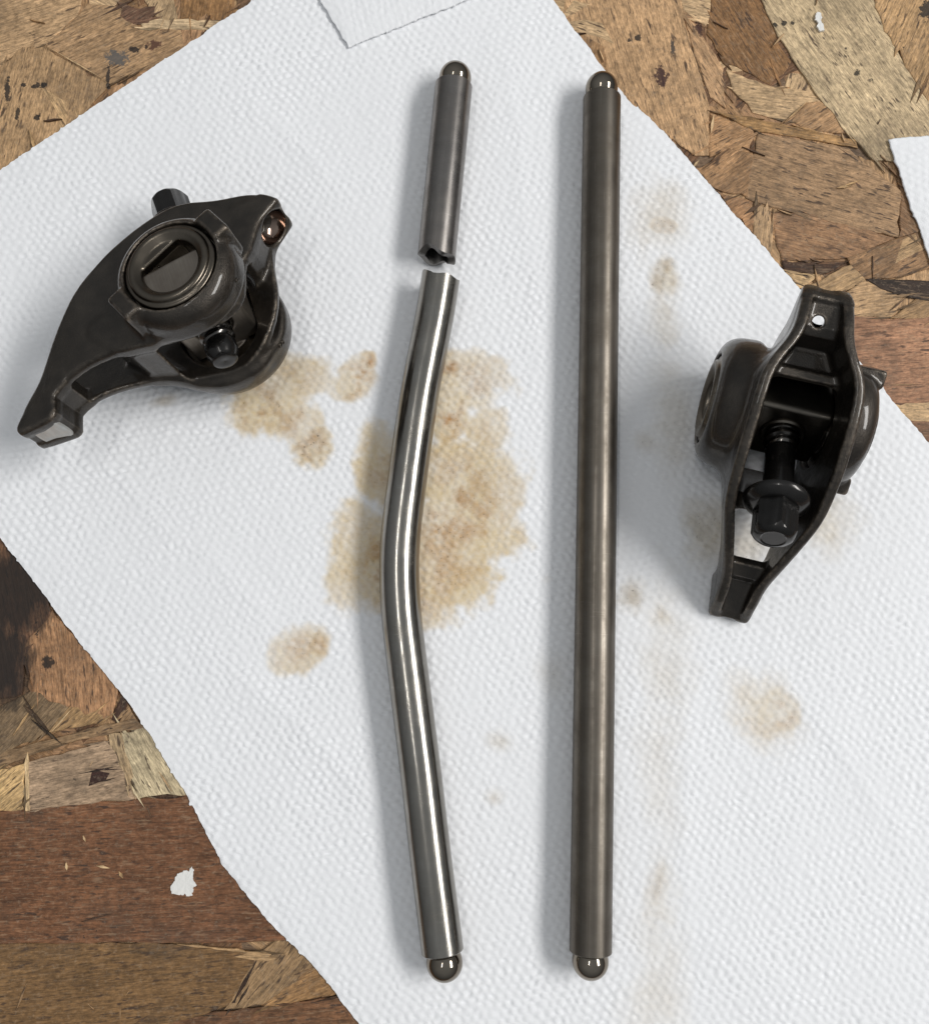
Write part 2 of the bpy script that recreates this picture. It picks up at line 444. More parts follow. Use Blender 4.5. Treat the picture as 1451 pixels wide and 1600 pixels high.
# random strands that fill the board under and around the traced ones
xs, ys = [-9.8, 9.8], [-10.5, 12.5]
visible_zones = [np.array(z, float) for z in ([(-150, -120), (720, -120), (420, 30), (0, 300), (-150, 380)], [(800, -120), (1600, -120), (1600, 900), (1250, 560), (980, 210)], [(-150, 640), (30, 800), (420, 1360), (640, 1700), (-150, 1700)])]
def in_zone(p):
    for z in ZW:
        if poly_sd(z, np.array([p[0]]), np.array([p[1]]))[0] < .3: return True
    return False
ZW = [px(z[:, 0], z[:, 1], -.08)[:, :2] for z in visible_zones]
k = 0
while k < 150:
    p = np.array([rng.uniform(*xs), rng.uniform(*ys)])
    if not in_zone(p): continue
    L = rng.uniform(1.2, 4.2); W = rng.uniform(.35, 1.5); a = rng.uniform(0, math.pi)
    e = np.array([math.cos(a), math.sin(a)]); f = np.array([-e[1], e[0]])
    s1, s2 = rng.uniform(-.3, .3, 2)
    P = [p - e * (L / 2 + s1) - f * W / 2, p + e * (L / 2 - s2) - f * W / 2 * rng.uniform(.5, 1.1), p + e * (L / 2 + s2) + f * W / 2, p - e * (L / 2 - s1) + f * W / 2 * rng.uniform(.5, 1.1)]
    strand(P, BZ + .002 + .00014 * k, PAL[rng.randint(len(PAL))], math.degrees(a), .02, rough=.06)
    k += 1
z3 = lambda P: [(x / 2.591, y / 2.591) for x, y in P]
z4 = lambda P: [(x / 2.858 + 980, y / 2.858) for x, y in P]
z5 = lambda P: [(x / 2., y / 2. + 800) for x, y in P]
TRACED = [  # outline in close-up pixels, colour, fibre direction in the picture (degrees, counter-clockwise)
    # upper left
    (z3([(-40, 300), (90, 185), (180, 180), (440, 335), (330, 470), (0, 690), (-60, 700)]), (176, 138, 96), 80),
    (z3([(-40, -60), (350, -60), (310, 60), (180, 180), (90, 185), (-40, 300)]), (184, 146, 104), 20),
    (z3([(350, 10), (470, 20), (560, 105), (830, 115), (700, 230), (440, 335), (180, 180), (310, 60)]), (172, 134, 94), 28),
    (z3([(165, 350), (345, 455), (240, 530), (225, 450)]), (196, 156, 108), -60),
    (z3([(560, 80), (640, 70), (900, 80), (880, 118), (580, 112)]), (190, 160, 120), -3),
    (z3([(730, -60), (960, -60), (950, 40), (900, 80), (730, 72)]), (150, 108, 66), 85),
    (z3([(470, 0), (560, 30), (630, 20), (600, 90), (540, 95), (480, 60)]), (108, 78, 60), 30),
    (z3([(560, -60), (690, -60), (720, 70), (640, 70), (600, 20)]), (186, 152, 110), 70),
    (z3([(950, -60), (1080, -60), (1000, 30), (960, 30)]), (118, 88, 62), 40),
    # upper right
    (z4([(-260, -80), (235, -80), (250, 80), (300, 250), (370, 480), (365, 690), (300, 690), (180, 600), (-60, 380), (-300, 60)]), (188, 146, 102), -76),
    (z4([(385, -60), (565, -60), (640, 90), (690, 210), (735, 270), (640, 375), (520, 310), (440, 280), (355, 150)]), (132, 94, 58), -60),
    (z4([(250, 50), (300, 100), (430, 300), (440, 480), (370, 430), (300, 240)]), (182, 140, 98), -62),
    (z4([(230, -60), (385, -60), (375, 80), (350, 110), (250, 40)]), (196, 160, 116), -15),
    (z4([(440, 310), (640, 380), (800, 400), (870, 450), (720, 540), (560, 500), (470, 400)]), (192, 156, 112), -8),
    (z4([(720, 530), (800, 455), (900, 460), (1000, 590), (800, 580)]), (172, 130, 88), 30),
    (z4([(370, 500), (560, 570), (545, 680), (440, 660), (370, 700), (365, 580)]), (170, 126, 84), 25),
    (z4([(310, 760), (460, 650), (560, 680), (540, 880), (400, 840)]), (164, 122, 82), 35),
    (z4([(585, 590), (990, 660), (1220, 850), (1215, 1060), (800, 970), (530, 880), (555, 700)]), (152, 118, 84), -18),
    (z4([(930, 680), (1040, 720), (1180, 890), (1130, 890), (960, 780)]), (100, 74, 56), -40),
    (z4([(640, 940), (820, 960), (1190, 1060), (1010, 1150), (690, 1165), (660, 1060)]), (150, 110, 76), -16),
    (z4([(565, 905), (640, 940), (650, 1060), (640, 1140), (560, 1060)]), (176, 140, 100), 80),
    (z4([(400, 850), (560, 900), (560, 1040), (450, 930)]), (168, 122, 82), 30),
    (z4([(565, -80), (1080, -80), (1150, 120), (1290, 360), (1380, 480), (1400, 640), (1170, 620), (1190, 720), (1100, 715), (980, 580), (860, 440), (735, 260), (640, 90)]), (188, 162, 122), -58),
    (z4([(1080, -80), (1420, -80), (1420, 420), (1345, 450), (1260, 320), (1140, 100)]), (178, 138, 92), 65),
    (z4([(1250, 300), (1350, 80), (1420, 60), (1420, 420), (1330, 390)]), (160, 118, 76), 60),
    (z4([(400, 500), (440, 505), (1020, 620), (1030, 660), (760, 610), (560, 580)]), (166, 124, 76), -10),
    (z4([(690, 1160), (900, 1180), (1000, 1160), (860, 1225), (700, 1210)]), (72, 50, 36), -3),
    (z4([(700, 1210), (860, 1225), (800, 1270), (760, 1280)]), (196, 158, 110), -20),
    (z4([(980, 1150), (1210, 1060), (1400, 1000), (1400, 1180), (1180, 1240), (1060, 1250)]), (140, 104, 70), 25),
    (z4([(1190, 720), (1300, 900), (1400, 1000), (1210, 1060), (1220, 850)]), (128, 94, 64), -40),
    (z4([(800, 1275), (1290, 1040), (1330, 1110), (1060, 1250), (940, 1320), (850, 1320)]), (170, 134, 92), 26),
    (z4([(1060, 1245), (1400, 1250), (1400, 1345), (1230, 1320), (1130, 1290)]), (54, 40, 31), -6),
    (z4([(930, 1330), (1060, 1250), (1230, 1325), (1170, 1420), (990, 1410)]), (178, 140, 98), 10),
    (z4([(1170, 1420), (1310, 1320), (1400, 1345), (1400, 1420)]), (166, 128, 86), 25),
    (z4([(980, 1400), (1180, 1425), (1400, 1400), (1400, 1800), (990, 1800)]), (164, 116, 84), 4),
    (z4([(980, 1760), (1400, 1740), (1400, 1880), (980, 1880)]), (196, 158, 112), -6),
    (z4([(980, 1870), (1400, 1850), (1400, 2100), (980, 2100)]), (120, 86, 62), -3),
    # lower left
    (z5([(-60, -100), (150, 260), (165, 340), (80, 450), (70, 570), (-60, 600)]), (120, 84, 60), -75),
    (z5([(75, 420), (165, 305), (370, 550), (350, 645), (270, 655), (100, 565)]), (164, 118, 80), -82),
    (z5([(-60, 640), (95, 560), (215, 610), (150, 690), (-60, 790)]), (134, 108, 78), 50),
    (z5([(150, 690), (215, 610), (350, 640), (280, 665)]), (150, 116, 76), 40),
    (z5([(385, 565), (400, 600), (370, 660), (350, 650)]), (66, 44, 34), 75),
    (z5([(400, 600), (450, 670), (370, 665)]), (158, 122, 84), 50),
    (z5([(-60, 820), (80, 785), (75, 930), (-60, 940)]), (200, 160, 104), 40),
    (z5([(78, 785), (330, 715), (370, 760), (430, 895), (130, 930), (78, 935)]), (166, 136, 106), 12),
    (z5([(380, 690), (470, 665), (510, 730), (600, 885), (430, 897), (390, 790)]), (188, 168, 130), -58),
    (z5([(-60, 765), (420, 645), (455, 672), (200, 722), (-60, 825)]), (138, 108, 76), 13),
    (z5([(80, 790), (92, 790), (95, 935), (80, 935)]), (196, 164, 118), 88),
    (z5([(285, 810), (360, 798), (335, 838), (278, 857)]), (56, 32, 28), 15),  # dark red flake standing in for a hole, its darkness put into the colour
    (z5([(340, 690), (375, 690), (420, 830), (400, 850), (345, 740)]), (178, 148, 108), -70),
    (z5([(-60, 940), (300, 905), (620, 882), (710, 1020), (850, 1200), (960, 1335), (700, 1345), (480, 1345), (-60, 1352)]), (116, 76, 50), 2),
    (z5([(-60, 1350), (480, 1345), (800, 1375), (720, 1540), (420, 1640), (-60, 1640)]), (120, 88, 54), 6),
    (z5([(780, 1400), (860, 1340), (960, 1330), (1010, 1410), (830, 1540), (700, 1555)]), (146, 114, 78), 50),
    (z5([(815, 1540), (990, 1408), (1070, 1500), (860, 1545)]), (150, 110, 68), 25),
    (z5([(440, 1640), (520, 1580), (820, 1545), (1060, 1515), (1160, 1640)]), (112, 76, 50), 5),
    (z5([(720, 1540), (745, 1480), (775, 1465), (760, 1510), (735, 1545)]), (60, 42, 32), 60),
    (z5([(440, 1355), (560, 1350), (800, 1372), (850, 1380), (830, 1400), (600, 1378)]), (176, 138, 94), -2),
    (z5([(100, 628), (112, 628), (155, 682), (145, 688)]), (70, 54, 40), -45),
]
for i, (P, c, g) in enumerate(TRACED):
    P = np.array(P); W = px(P[:, 0], P[:, 1], -.09)[:, :2]
    strand(W, -.128 + .00112 * i, c, g, .045, rough=.036)
    ga = R(g); e = np.array([math.cos(ga), math.sin(ga)]); f = np.array([-e[1], e[0]])
    for _ in range(3):                               # torn slivers along the edges of the strand
        j = rng.randint(len(W)); t = rng.rand(); p = W[j] * (1 - t) + W[(j + 1) % len(W)] * t
        L = rng.uniform(.25, .95); w = rng.uniform(.02, .055); sh = rng.choice([.55, .75, .92, 1.1]); tw = rng.normal(0, .12); e2 = e + f * tw
        strand([p - e2 * L / 2, p - f * w, p + e2 * L / 2, p + f * w * rng.uniform(.3, 1)], -.124 + .00112 * i, tuple(v * sh for v in c), g, .03, 'wood_splinter', .010, .008)
# slim splinters lying loose in the surface
SPL = [z5([(207, 1095), (210, 1120)]), z5([(372, 1122), (385, 1145)]), z5([(590, 1452), (635, 1442)]), z5([(300, 1105), (345, 1113)]), z5([(800, 1378), (845, 1390)]),
       z4([(550, 665), (568, 640)]), z4([(385, 510), (372, 600)]), z4([(960, 832), (1040, 805)]), z4([(1170, 1390), (1240, 1330)]), z4([(290, 750), (320, 715)]), z4([(700, 545), (800, 455)]),
       z4([(770, 1165), (830, 1168)]), z3([(180, 182), (440, 332)]), z3([(120, 520), (150, 640)]), z5([(470, 1570), (420, 1600)]), z5([(260, 1010), (268, 1030)]),
       z4([(1000, 830), (930, 840)]), z4([(330, 760), (460, 660)]), z5([(160, 690), (230, 610)]), z5([(40, 700), (110, 600)])]
for i, P in enumerate(SPL):
    a, b = [px(*p, -.08)[:2] for p in P]; d = (b - a) / np.linalg.norm(b - a); n = np.array([-d[1], d[0]]) * rng.uniform(.015, .035)
    strand([a, (a + b) / 2 - n, b, (a + b) / 2 + n], -.070 + .0003 * i, [(206, 170, 122), (190, 150, 100), (90, 66, 48)][i % 3], None, .025, 'wood_splinter', .004, .004)
k = 0
while k < 48:
    p = np.array([rng.uniform(*xs), rng.uniform(*ys)])
    if not in_zone(p): continue
    L = rng.uniform(.12, .55) if k % 4 else rng.uniform(.5, .9); a = rng.uniform(0, math.pi); e = np.array([math.cos(a), math.sin(a)]); f = np.array([-e[1], e[0]]); w = rng.uniform(.010, .022) * (1 + L * .4)
    strand([p - e * L / 2, p - f * w + e * rng.uniform(-.1, .1), p + e * L / 2, p + f * w + e * rng.uniform(-.1, .1)], -.072 + .0001 * k, [(188, 150, 106), (170, 132, 90), (98, 72, 52), (80, 58, 44), (150, 116, 80)][rng.randint(5)], None, .05, 'wood_splinter', .006, .006)
    k += 1
def paint_blob(cxy, outline, h=.022):
    o = np.array(outline, float); W = px(o[:, 0], o[:, 1], -.075)[:, :2]; c = W.mean(0); q0 = W - c
    q = []
    for i in range(len(q0)):
        a, b = q0[i], q0[(i + 1) % len(q0)]
        for j in range(4): q.append(a + (b - a) * j / 4 + rng.normal(0, .010, 2))
    q = np.array(q); n = len(q)
    hz = lambda f: [h * (.55 + .7 * v) for v in fbm(xy3(q[:, 0] * f, q[:, 1] * f, 14., 5.), 2)]
    h1, h2 = hz(.95), hz(.5)
    V = [(x, y, -.02) for x, y in q] + [(x * .97, y * .97, z) for (x, y), z in zip(q, h1)] + [(x * .5, y * .5, z) for (x, y), z in zip(q, h2)] + [(0, 0, h * .9)]
    F = []
    for i in range(n):
        j = (i + 1) % n
        F += [(i, j, n + j, n + i), (n + i, n + j, 2 * n + j, 2 * n + i), (2 * n + i, 2 * n + j, 3 * n)]
    ob = mesh_obj('paint_spot', V, F, M_PAINT, board, smooth=False); ob.location = (c[0], c[1], -.072); return ob
paint_blob(0, z5([(600, 1108), (592, 1120), (575, 1118), (560, 1128), (550, 1140), (540, 1158), (533, 1178), (540, 1192), (556, 1198), (570, 1195), (585, 1200), (602, 1200), (604, 1182), (606, 1172), (616, 1166), (607, 1156), (604, 1140), (607, 1118)]))['label'] = 'larger flake of white paint on the red-brown strand'
paint_blob(0, z4([(845, 55), (862, 58), (866, 80), (860, 96), (874, 118), (876, 138), (856, 142), (848, 124), (850, 104), (836, 90), (838, 66)]))['label'] = 'small white paint fleck on the pale strand'

# ------------------------------------------------------------------ paper towels
STAINS = [  # centre x, y, radii, turn, tan, brown, grime (photo pixels)
    (735, 600, 60, 58, 0, .8, .25, .1), (760, 670, 45, 45, 0, .85, .15, 0), (700, 640, 45, 70, 0, .9, .75, 0), (700, 575, 22, 30, 10, .9, .8, .1),
    (715, 745, 95, 80, 0, .9, .30, .12), (720, 815, 95, 85, 0, .9, .50, 0), (690, 890, 90, 75, -20, .9, .40, 0), (780, 775, 38, 80, 0, .85, .1, 0), (570, 860, 55, 100, 8, .85, .12, 0),
    (590, 740, 45, 80, 15, .85, .25, 0), (600, 890, 40, 75, 0, .9, .75, 0), (650, 940, 60, 50, 0, .8, .35, 0), (545, 900, 42, 66, 0, .75, .1, 0),
    (560, 590, 44, 34, 35, .75, .60, 0), (577, 565, 18, 22, 0, .85, .85, 0), (525, 605, 24, 22, 0, .55, .1, 0),
    (430, 620, 80, 62, 20, .85, .30, .15), (395, 650, 38, 30, 0, .8, .45, .1), (470, 600, 60, 42, 25, .75, .15, .15), (490, 695, 46, 36, 15, .8, .60, .25), (465, 655, 50, 40, 0, .75, .3, 0),
    (470, 1012, 48, 38, 20, .65, .28, 0), (500, 1005, 22, 26, 0, .75, .45, 0), (440, 1025, 26, 30, 0, .5, .15, 0),
    (1200, 1120, 52, 60, 20, .35, .08, .05), (1215, 1120, 34, 40, 0, .55, .28, .05), (1165, 1090, 38, 46, 0, .32, .03, .03),
    (1030, 340, 60, 72, -15, .25, .04, .15), (1035, 352, 26, 18, 0, .55, .35, .35), (1040, 440, 26, 44, 5, .35, .25, .5), (1045, 420, 14, 32, 5, .2, .3, .5), (1035, 500, 34, 60, 0, .22, .05, .18),
    (1050, 640, 40, 120, 0, .16, .02, .16), (1100, 830, 40, 60, -15, .3, .06, .40), (1290, 810, 62, 55, 25, .35, .05, .22), (1165, 850, 50, 50, 0, .28, .05, .25), (990, 930, 30, 34, -30, .25, .2, .42), (1030, 960, 26, 26, 0, .2, .1, .3),
    (1040, 1010, 50, 150, 0, .13, .02, .12), (1030, 1200, 40, 150, 0, .13, .02, .10), (1030, 1400, 30, 46, 0, .18, .12, .20), (1030, 1520, 42, 120, 0, .13, .02, .09), (1010, 1590, 60, 60, 0, .1, .02, .06),
    (780, 1160, 26, 20, 0, .15, .1, .28), (770, 1245, 22, 16, 0, .15, .15, .28), (860, 1050, 30, 40, 0, .06, .02, .12), (260, 625, 26, 10, 15, .2, .1, .3), (855, 905, 14, 9, 0, .1, .05, .25), (1010, 690, 24, 30, 0, .12, .05, .16)]
CREASE = [(330, 1010, 640, 1300, .030, .35), (60, 640, 470, 1010, .022, .45), (1060, 560, 1075, 1500, .020, .30), (790, 60, 850, 620, .016, .4), (360, 120, 560, 330, .022, .3), (1180, 1010, 1440, 1340, .026, .4), (730, 1320, 1300, 1560, .02, .4)]
def polyline(P, t):
    P = np.asarray(P, float); s = np.r_[0, np.cumsum(np.linalg.norm(np.diff(P, axis=0), axis=1))]; s /= s[-1]
    return np.stack([np.interp(t, s, P[:, 0]), np.interp(t, s, P[:, 1])], -1)
def sheet(name, left, right, res, z0, seed, label, turn, edge_drop=.028, wave=.08, emb=1.0):
    left = np.array(left, float); right = np.array(right, float)
    A = px(left[:, 0], left[:, 1])[:, :2]; B = px(right[:, 0], right[:, 1])[:, :2]
    Lv = max(np.linalg.norm(np.diff(A, axis=0), axis=1).sum(), np.linalg.norm(np.diff(B, axis=0), axis=1).sum()); Lu = np.linalg.norm(A - B[:1], axis=1).min() if len(A) < 3 else np.linalg.norm(A[0] - B[0])
    nu = int(Lu / res) + 1; nv = int(Lv / res) + 1
    u = np.linspace(0, 1, nu); v = np.linspace(0, 1, nv)
    a = polyline(A, v)[:, None]; b = polyline(B, v)[:, None]
    XY = a + (b - a) * u[None, :, None]
    x, y = XY[..., 0], XY[..., 1]
    # distance to the nearest edge (cm) and a fringed, torn outline
    du = np.minimum(u, 1 - u)[None] * Lu; dv = np.minimum(v, 1 - v)[:, None] * Lv
    d = np.minimum(du + 0 * dv, dv + 0 * du)
    w = np.exp(-d / .08)
    fr = (fbm(xy3(x, y, 9., seed), 3) - .5) * .050 + (fbm(xy3(x, y, 2., seed + 3), 2) - .5) * .08
    nx = (x - x.mean()) / 8; ny = (y - y.mean()) / 8; l = np.sqrt(nx * nx + ny * ny) + 1e-6
    fr = fr + np.clip(fbm(xy3(x, y, 13., seed + 11), 2) - .68, 0, 1) * .22
    x = x + fr * w * nx / l; y = y + fr * w * ny / l
    # quilted relief: soft pillows in slanting rows, warped, over long waves
    c, s = math.cos(R(turn)), math.sin(R(turn))
    p, q = x * c + y * s, -x * s + y * c
    wx = (fbm(xy3(x, y, 2.6, seed + 5), 3) - .5) * .16; wy = (fbm(xy3(x, y, 2.6, seed + 9), 3) - .5) * .16
    p2, q2 = p + wx, q + wy
    k1, k2, k3 = [(math.cos(R(t)), math.sin(R(t))) for t in (-6, 50, 112)]
    ph = 2 * math.pi / .150
    p2 = p2 + (fbm(xy3(x, y, 5.2, seed + 61), 2) - .5) * .085; q2 = q2 + (fbm(xy3(x, y, 5.2, seed + 67), 2) - .5) * .085
    e = np.cos(ph * (p2 * k1[0] + q2 * k1[1])) + np.cos(ph * 1.06 * (p2 * k2[0] + q2 * k2[1])) + .8 * np.cos(ph * .9 * (p2 * k3[0] + q2 * k3[1]))
    e = np.tanh(.9 * (e + .35)) + .25 * e
    amp = emb * (.1 + 1.6 * fbm(xy3(x, y, 5.5, seed + 41), 2)) * (.35 + 1.3 * fbm(xy3(x, y, .5, seed + 21), 2))
    h = .0088 * amp * e + .020 * (fbm(xy3(x, y, 8, seed + 2), 3) - .5) + wave * (fbm(xy3(x, y, .22, seed + 4), 2) - .5) + .022 * (fbm(xy3(x, y, 1.1, seed + 8), 2) - .5)
    for (ax_, ay_, bx_, by_, hh, ww) in CREASE:
        a_ = px(ax_, ay_)[:2]; b_ = px(bx_, by_)[:2]; e_ = (b_ - a_) / np.linalg.norm(b_ - a_)
        t_ = (x - a_[0]) * e_[0] + (y - a_[1]) * e_[1]; n_ = -(x - a_[0]) * e_[1] + (y - a_[1]) * e_[0]
        Lc = np.linalg.norm(b_ - a_)
        h = h + hh * emb * np.exp(-np.abs(n_ + .06 * np.sin(t_ * 2.1)) / ww) * np.clip(np.minimum(t_, Lc - t_) / 1.2, 0, 1)
    edge = np.exp(-d / .35)
    z = z0 + h - .012 - edge_drop * edge * (.6 + .8 * fbm(xy3(x, y, .5, seed + 30), 2))
    z = np.maximum(z, z0 - .050) if z0 < .05 else z
    V = np.stack([x, y, z], -1).reshape(-1, 3)
    i = np.arange(nv * nu).reshape(nv, nu)
    F = np.stack([i[:-1, :-1], i[1:, :-1], i[1:, 1:], i[:-1, 1:]], -1).reshape(-1, 4)
    if np.cross(np.append(XY[1, 0] - XY[0, 0], 0), np.append(XY[0, 1] - XY[0, 0], 0))[2] < 0: F = F[:, ::-1]
    o = mesh_obj(name, V, F, M_PAPER)
    o['label'] = label; o['category'] = 'paper towel'
    tan = np.zeros(x.shape); br = np.zeros(x.shape); gr = np.zeros(x.shape)
    n1 = fbm(xy3(x, y, 1.6, 40), 4); n2 = fbm(xy3(x, y, 5., 50), 3); n3 = fbm(xy3(x, y, 3., 60), 4); n4 = fbm(xy3(x, y, 12., 80), 2); n5 = fbm(xy3(x, y, .9, 90), 3)
    for (sx, sy, rx, ry, tn, ta, bb, gg) in STAINS:
        ctr = px(sx, sy); k = .0131
        dx, dy = x - ctr[0], y - ctr[1]; cc, ss = math.cos(R(tn)), math.sin(R(tn))
        r = np.sqrt(((dx * cc + dy * ss) / (rx * k)) ** 2 + ((-dx * ss + dy * cc) / (ry * k)) ** 2)
        r = r + (n1 - .5) * 1.05 + (n2 - .5) * .38 + (n4 - .5) * .14
        soft = np.clip((1.14 - r) / .46, 0, 1); soft = soft * soft * (3 - 2 * soft)
        if ta < .5: soft = np.clip((1.15 - r) / .9, 0, 1) ** 1.2
        core = np.clip((.95 - r) / .7, 0, 1) * np.clip((n3 - .38) / .2, 0, 1) * np.clip(.4 + 1.5 * n4, .3, 1.4)
        tan = 1 - (1 - tan) * (1 - ta * soft * .95) if ta < .5 else np.maximum(tan, ta * soft * np.clip(.22 + 1.15 * n5 + .30 * (n4 - .5) + .10 * np.clip(r, 0, 1), .25, 1))
        br = np.maximum(br, bb * core); gr = np.maximum(gr, gg * np.clip((1.1 - r) / .9, 0, 1) * np.clip((n3 - .30) / .3, .15, 1))
    me = o.data
    for nm, ar in (('tan', tan * .93), ('brown', br), ('grime', gr * .8)):
        at = me.attributes.new(nm, 'FLOAT', 'POINT'); at.data.foreach_set('value', np.clip(ar, 0, 1).astype(np.float32).ravel())
    if z0:                                              # loose ends show the thickness of the two plies
        md = o.modifiers.new('plies', 'SOLIDIFY'); md.thickness = .035; md.offset = -1
    return o
sheet('paper_towel', [(-300, 462), (-120, 690), (0, 842), (80, 947), (210, 1112), (290, 1240), (345, 1350), (430, 1452), (500, 1522), (560, 1602), (640, 1712), (900, 2080)],
      [(700, -206), (865, 0), (980, 152), (1045, 212), (1130, 312), (1242, 440), (1328, 546), (1451, 690), (1600, 860), (2000, 1330)], .034, 0.0, 3.,
      'large white paper towel with brown oil stains under the pushrods', 50)
sheet('paper_towel', [(330, -260), (500, 0), (545, 76)], [(900, -330), (800, -120), (738, -2)], 0.034, .088, 70.,
      'white paper towel corner overlapping the large towel at the top edge', 20, .03, .05, .35)
sheet('paper_towel', [(1380, 60), (1388, 216), (1420, 310), (1451, 395), (1490, 480)][1:], [(1700, 190), (1700, 300), (1700, 420), (1700, 520)], .034, -.01, 120.,
      'white torn paper towel at the right edge on the bare board', 65, .03, .03, .4)

# ------------------------------------------------------------------ pushrods
RT = .397
def tube(path, r, seg=40, rin=.25, jag0=None, jag1=None, depth=1.2):
    "solid walled tube along a path (n,3); jag: per-angle end offsets (cm) for a broken end, with an open bore"
    P = np.asarray(path, float); n = len(P)
    T = np.gradient(P, axis=0); T /= np.linalg.norm(T, axis=1)[:, None]
    th = np.linspace(0, 2 * math.pi, seg, endpoint=False)
    up = np.array([0, 0, 1.]); V = []; F = []
    side = np.cross(T, up); side /= np.linalg.norm(side, axis=1)[:, None]; upv = np.cross(side, T)
    rings = []
    def ring(c, i, rad, off=None):
        b = len(V)
        for j, t in enumerate(th):
            q = c + rad * (math.cos(t) * side[i] + math.sin(t) * upv[i])
            if off is not None: q = q + T[i] * off[j]
            V.append(q)
        rings.append(b)
    bev = .018
    if jag0 is not None:
        ring(P[0] + T[0] * depth, 0, rin * .96); ring(P[0], 0, rin, jag0 * .9 - .02); ring(P[0], 0, r, jag0)
    else:
        ring(P[0], 0, r * .55); ring(P[0], 0, r - bev); ring(P[0] + T[0] * bev, 0, r)
    st = 1
    for i in range(1, n - 1): ring(P[i], i, r)
    if jag1 is not None:
        ring(P[-1], n - 1, r, jag1); ring(P[-1], n - 1, rin, jag1 * .9 + .02); ring(P[-1] - T[-1] * depth, n - 1, rin * .96)
    else:
        ring(P[-1] - T[-1] * bev, n - 1, r); ring(P[-1], n - 1, r - bev); ring(P[-1], n - 1, r * .55)
    for a, b in zip(rings[:-1], rings[1:]):
        for j in range(seg):
            k = (j + 1) % seg; F.append((a + j, a + k, b + k, b + j))
    F.append(tuple(rings[0] + j for j in range(seg - 1, -1, -1))); F.append(tuple(rings[-1] + j for j in range(seg)))
    return np.array(V), F
def local_frame(M, V):
    Mi = np.array(M.inverted()); return V @ Mi[:3, :3].T + Mi[:3, 3]
def ball_tip(parent, M, c, d, rb=.343):
    "ball end with its short neck, d points out of the tube"
    d = np.array(d, float) / np.linalg.norm(d)
    prof = [(.335, -.40), (.335, -.27), (.325, -.22)]
    for a in np.linspace(-36, 90, 26): prof.append((max(rb * math.cos(R(a)), 1e-6), rb * math.sin(R(a))))
    V, F = lathe(prof, 48); V = np.array(V)
    z = Vector(d); q = z.to_track_quat('Z', 'Y').to_matrix()
    V = V @ np.array(q).T + np.array(c)
    o = mesh_obj('ball_tip', local_frame(M, V), F, M_BALL, parent); return sharp(o, 50)
def pushrod(label, cen, mat, tip0=None, tip1=None, jag0=None, jag1=None, z=RT + .02, name='pushrod'):
    C2 = np.array([px(x, y, z) for x, y in cen])
    s = np.r_[0, np.cumsum(np.linalg.norm(np.diff(C2, axis=0), axis=1))]
    # smooth resampling
    if len(C2) > 2:
        m = 90; t = np.linspace(0, s[-1], m)
        tt = np.linspace(0, s[-1], 400); sg = 11; kx = np.exp(-.5 * (np.arange(-30, 31) / sg) ** 2); kx /= kx.sum()
        def sm(v):
            v = np.interp(tt, s, v); v = np.r_[2 * v[0] - v[30:0:-1], v, 2 * v[-1] - v[-2:-32:-1]]
            return np.interp(t, tt, np.convolve(v, kx, 'valid'))
        P = np.stack([sm(C2[:, 0]), sm(C2[:, 1]), np.full(m, z)], 1)
    else: P = C2[0] + (C2[1] - C2[0]) * np.linspace(0, 1, 12)[:, None]
    ctr = P.mean(0)
    d = P[-1] - P[0]; M = Matrix.Translation(Vector((ctr[0], ctr[1], 0))) @ Matrix.Rotation(math.atan2(d[1], d[0]) - math.pi / 2, 4, 'Z')
    root = empty(name, label, 'pushrod', None, M)
    V, F = tube(P, RT, jag0=jag0, jag1=jag1)
    tb = mesh_obj('tube', local_frame(M, V), F, mat, root); sharp(tb, 40)
    if jag0 is not None or jag1 is not None:
        tb.data.materials.append(M_BORE)
        L = local_frame(M, V)
        n = len(tb.data.polygons); seg = 40
        mi = np.zeros(n, np.int32)
        if jag0 is not None: mi[:2 * seg] = 1; mi[-2] = 1
        if jag1 is not None: mi[n - 2 - 2 * seg:n - 2] = 1; mi[-1] = 1
        tb.data.polygons.foreach_set('material_index', mi)
    if tip0 is not None: ball_tip(root, M, px(*tip0, z), P[0] - P[1])
    if tip1 is not None: ball_tip(root, M, px(*tip1, z), P[-1] - P[-2])
    return root
th40 = np.linspace(0, 2 * math.pi, 40, endpoint=False)
jagn = sum(rng.normal(0, .014) * np.sin(q * th40 + rng.uniform(0, 6)) for q in range(3, 7))
pushrod('straight dark brown steel pushrod with a ball at both ends', [(940, 152.5), (922.3, 1487)], M_ROD_DARK, (939.4, 138.5), (921.8, 1501))
pushrod('short broken grey pushrod piece with one ball end and a hollow snapped end', [(708.8, 133), (682, 401)], M_ROD_MID, (711, 122), None,
        None, .03 * np.sin(th40 * 2 + 2.4) - .04 * np.cos(th40) - .02 * np.sin(th40) + jagn * 1.2, name='broken_pushrod')
pushrod('long bent shiny pushrod piece snapped at the top with a ball at the lower end',
        [(688, 437), (684, 465), (678, 500), (667.5, 552), (657, 603), (649, 655), (642, 706), (637, 742), (633.4, 775), (628, 810), (624.8, 843.6), (623, 878), (623.5, 912), (625.5, 947), (628.6, 981), (637.6, 1050), (646.5, 1124), (656.6, 1200), (670.6, 1324), (691.4, 1487)],
        M_ROD_BRIGHT, None, (694.3, 1504), -.05 * np.maximum(np.cos(th40), 0) + .035 * np.sin(3 * th40 + 2.2) + jagn[::-1] * 1.2, None, name='broken_pushrod')

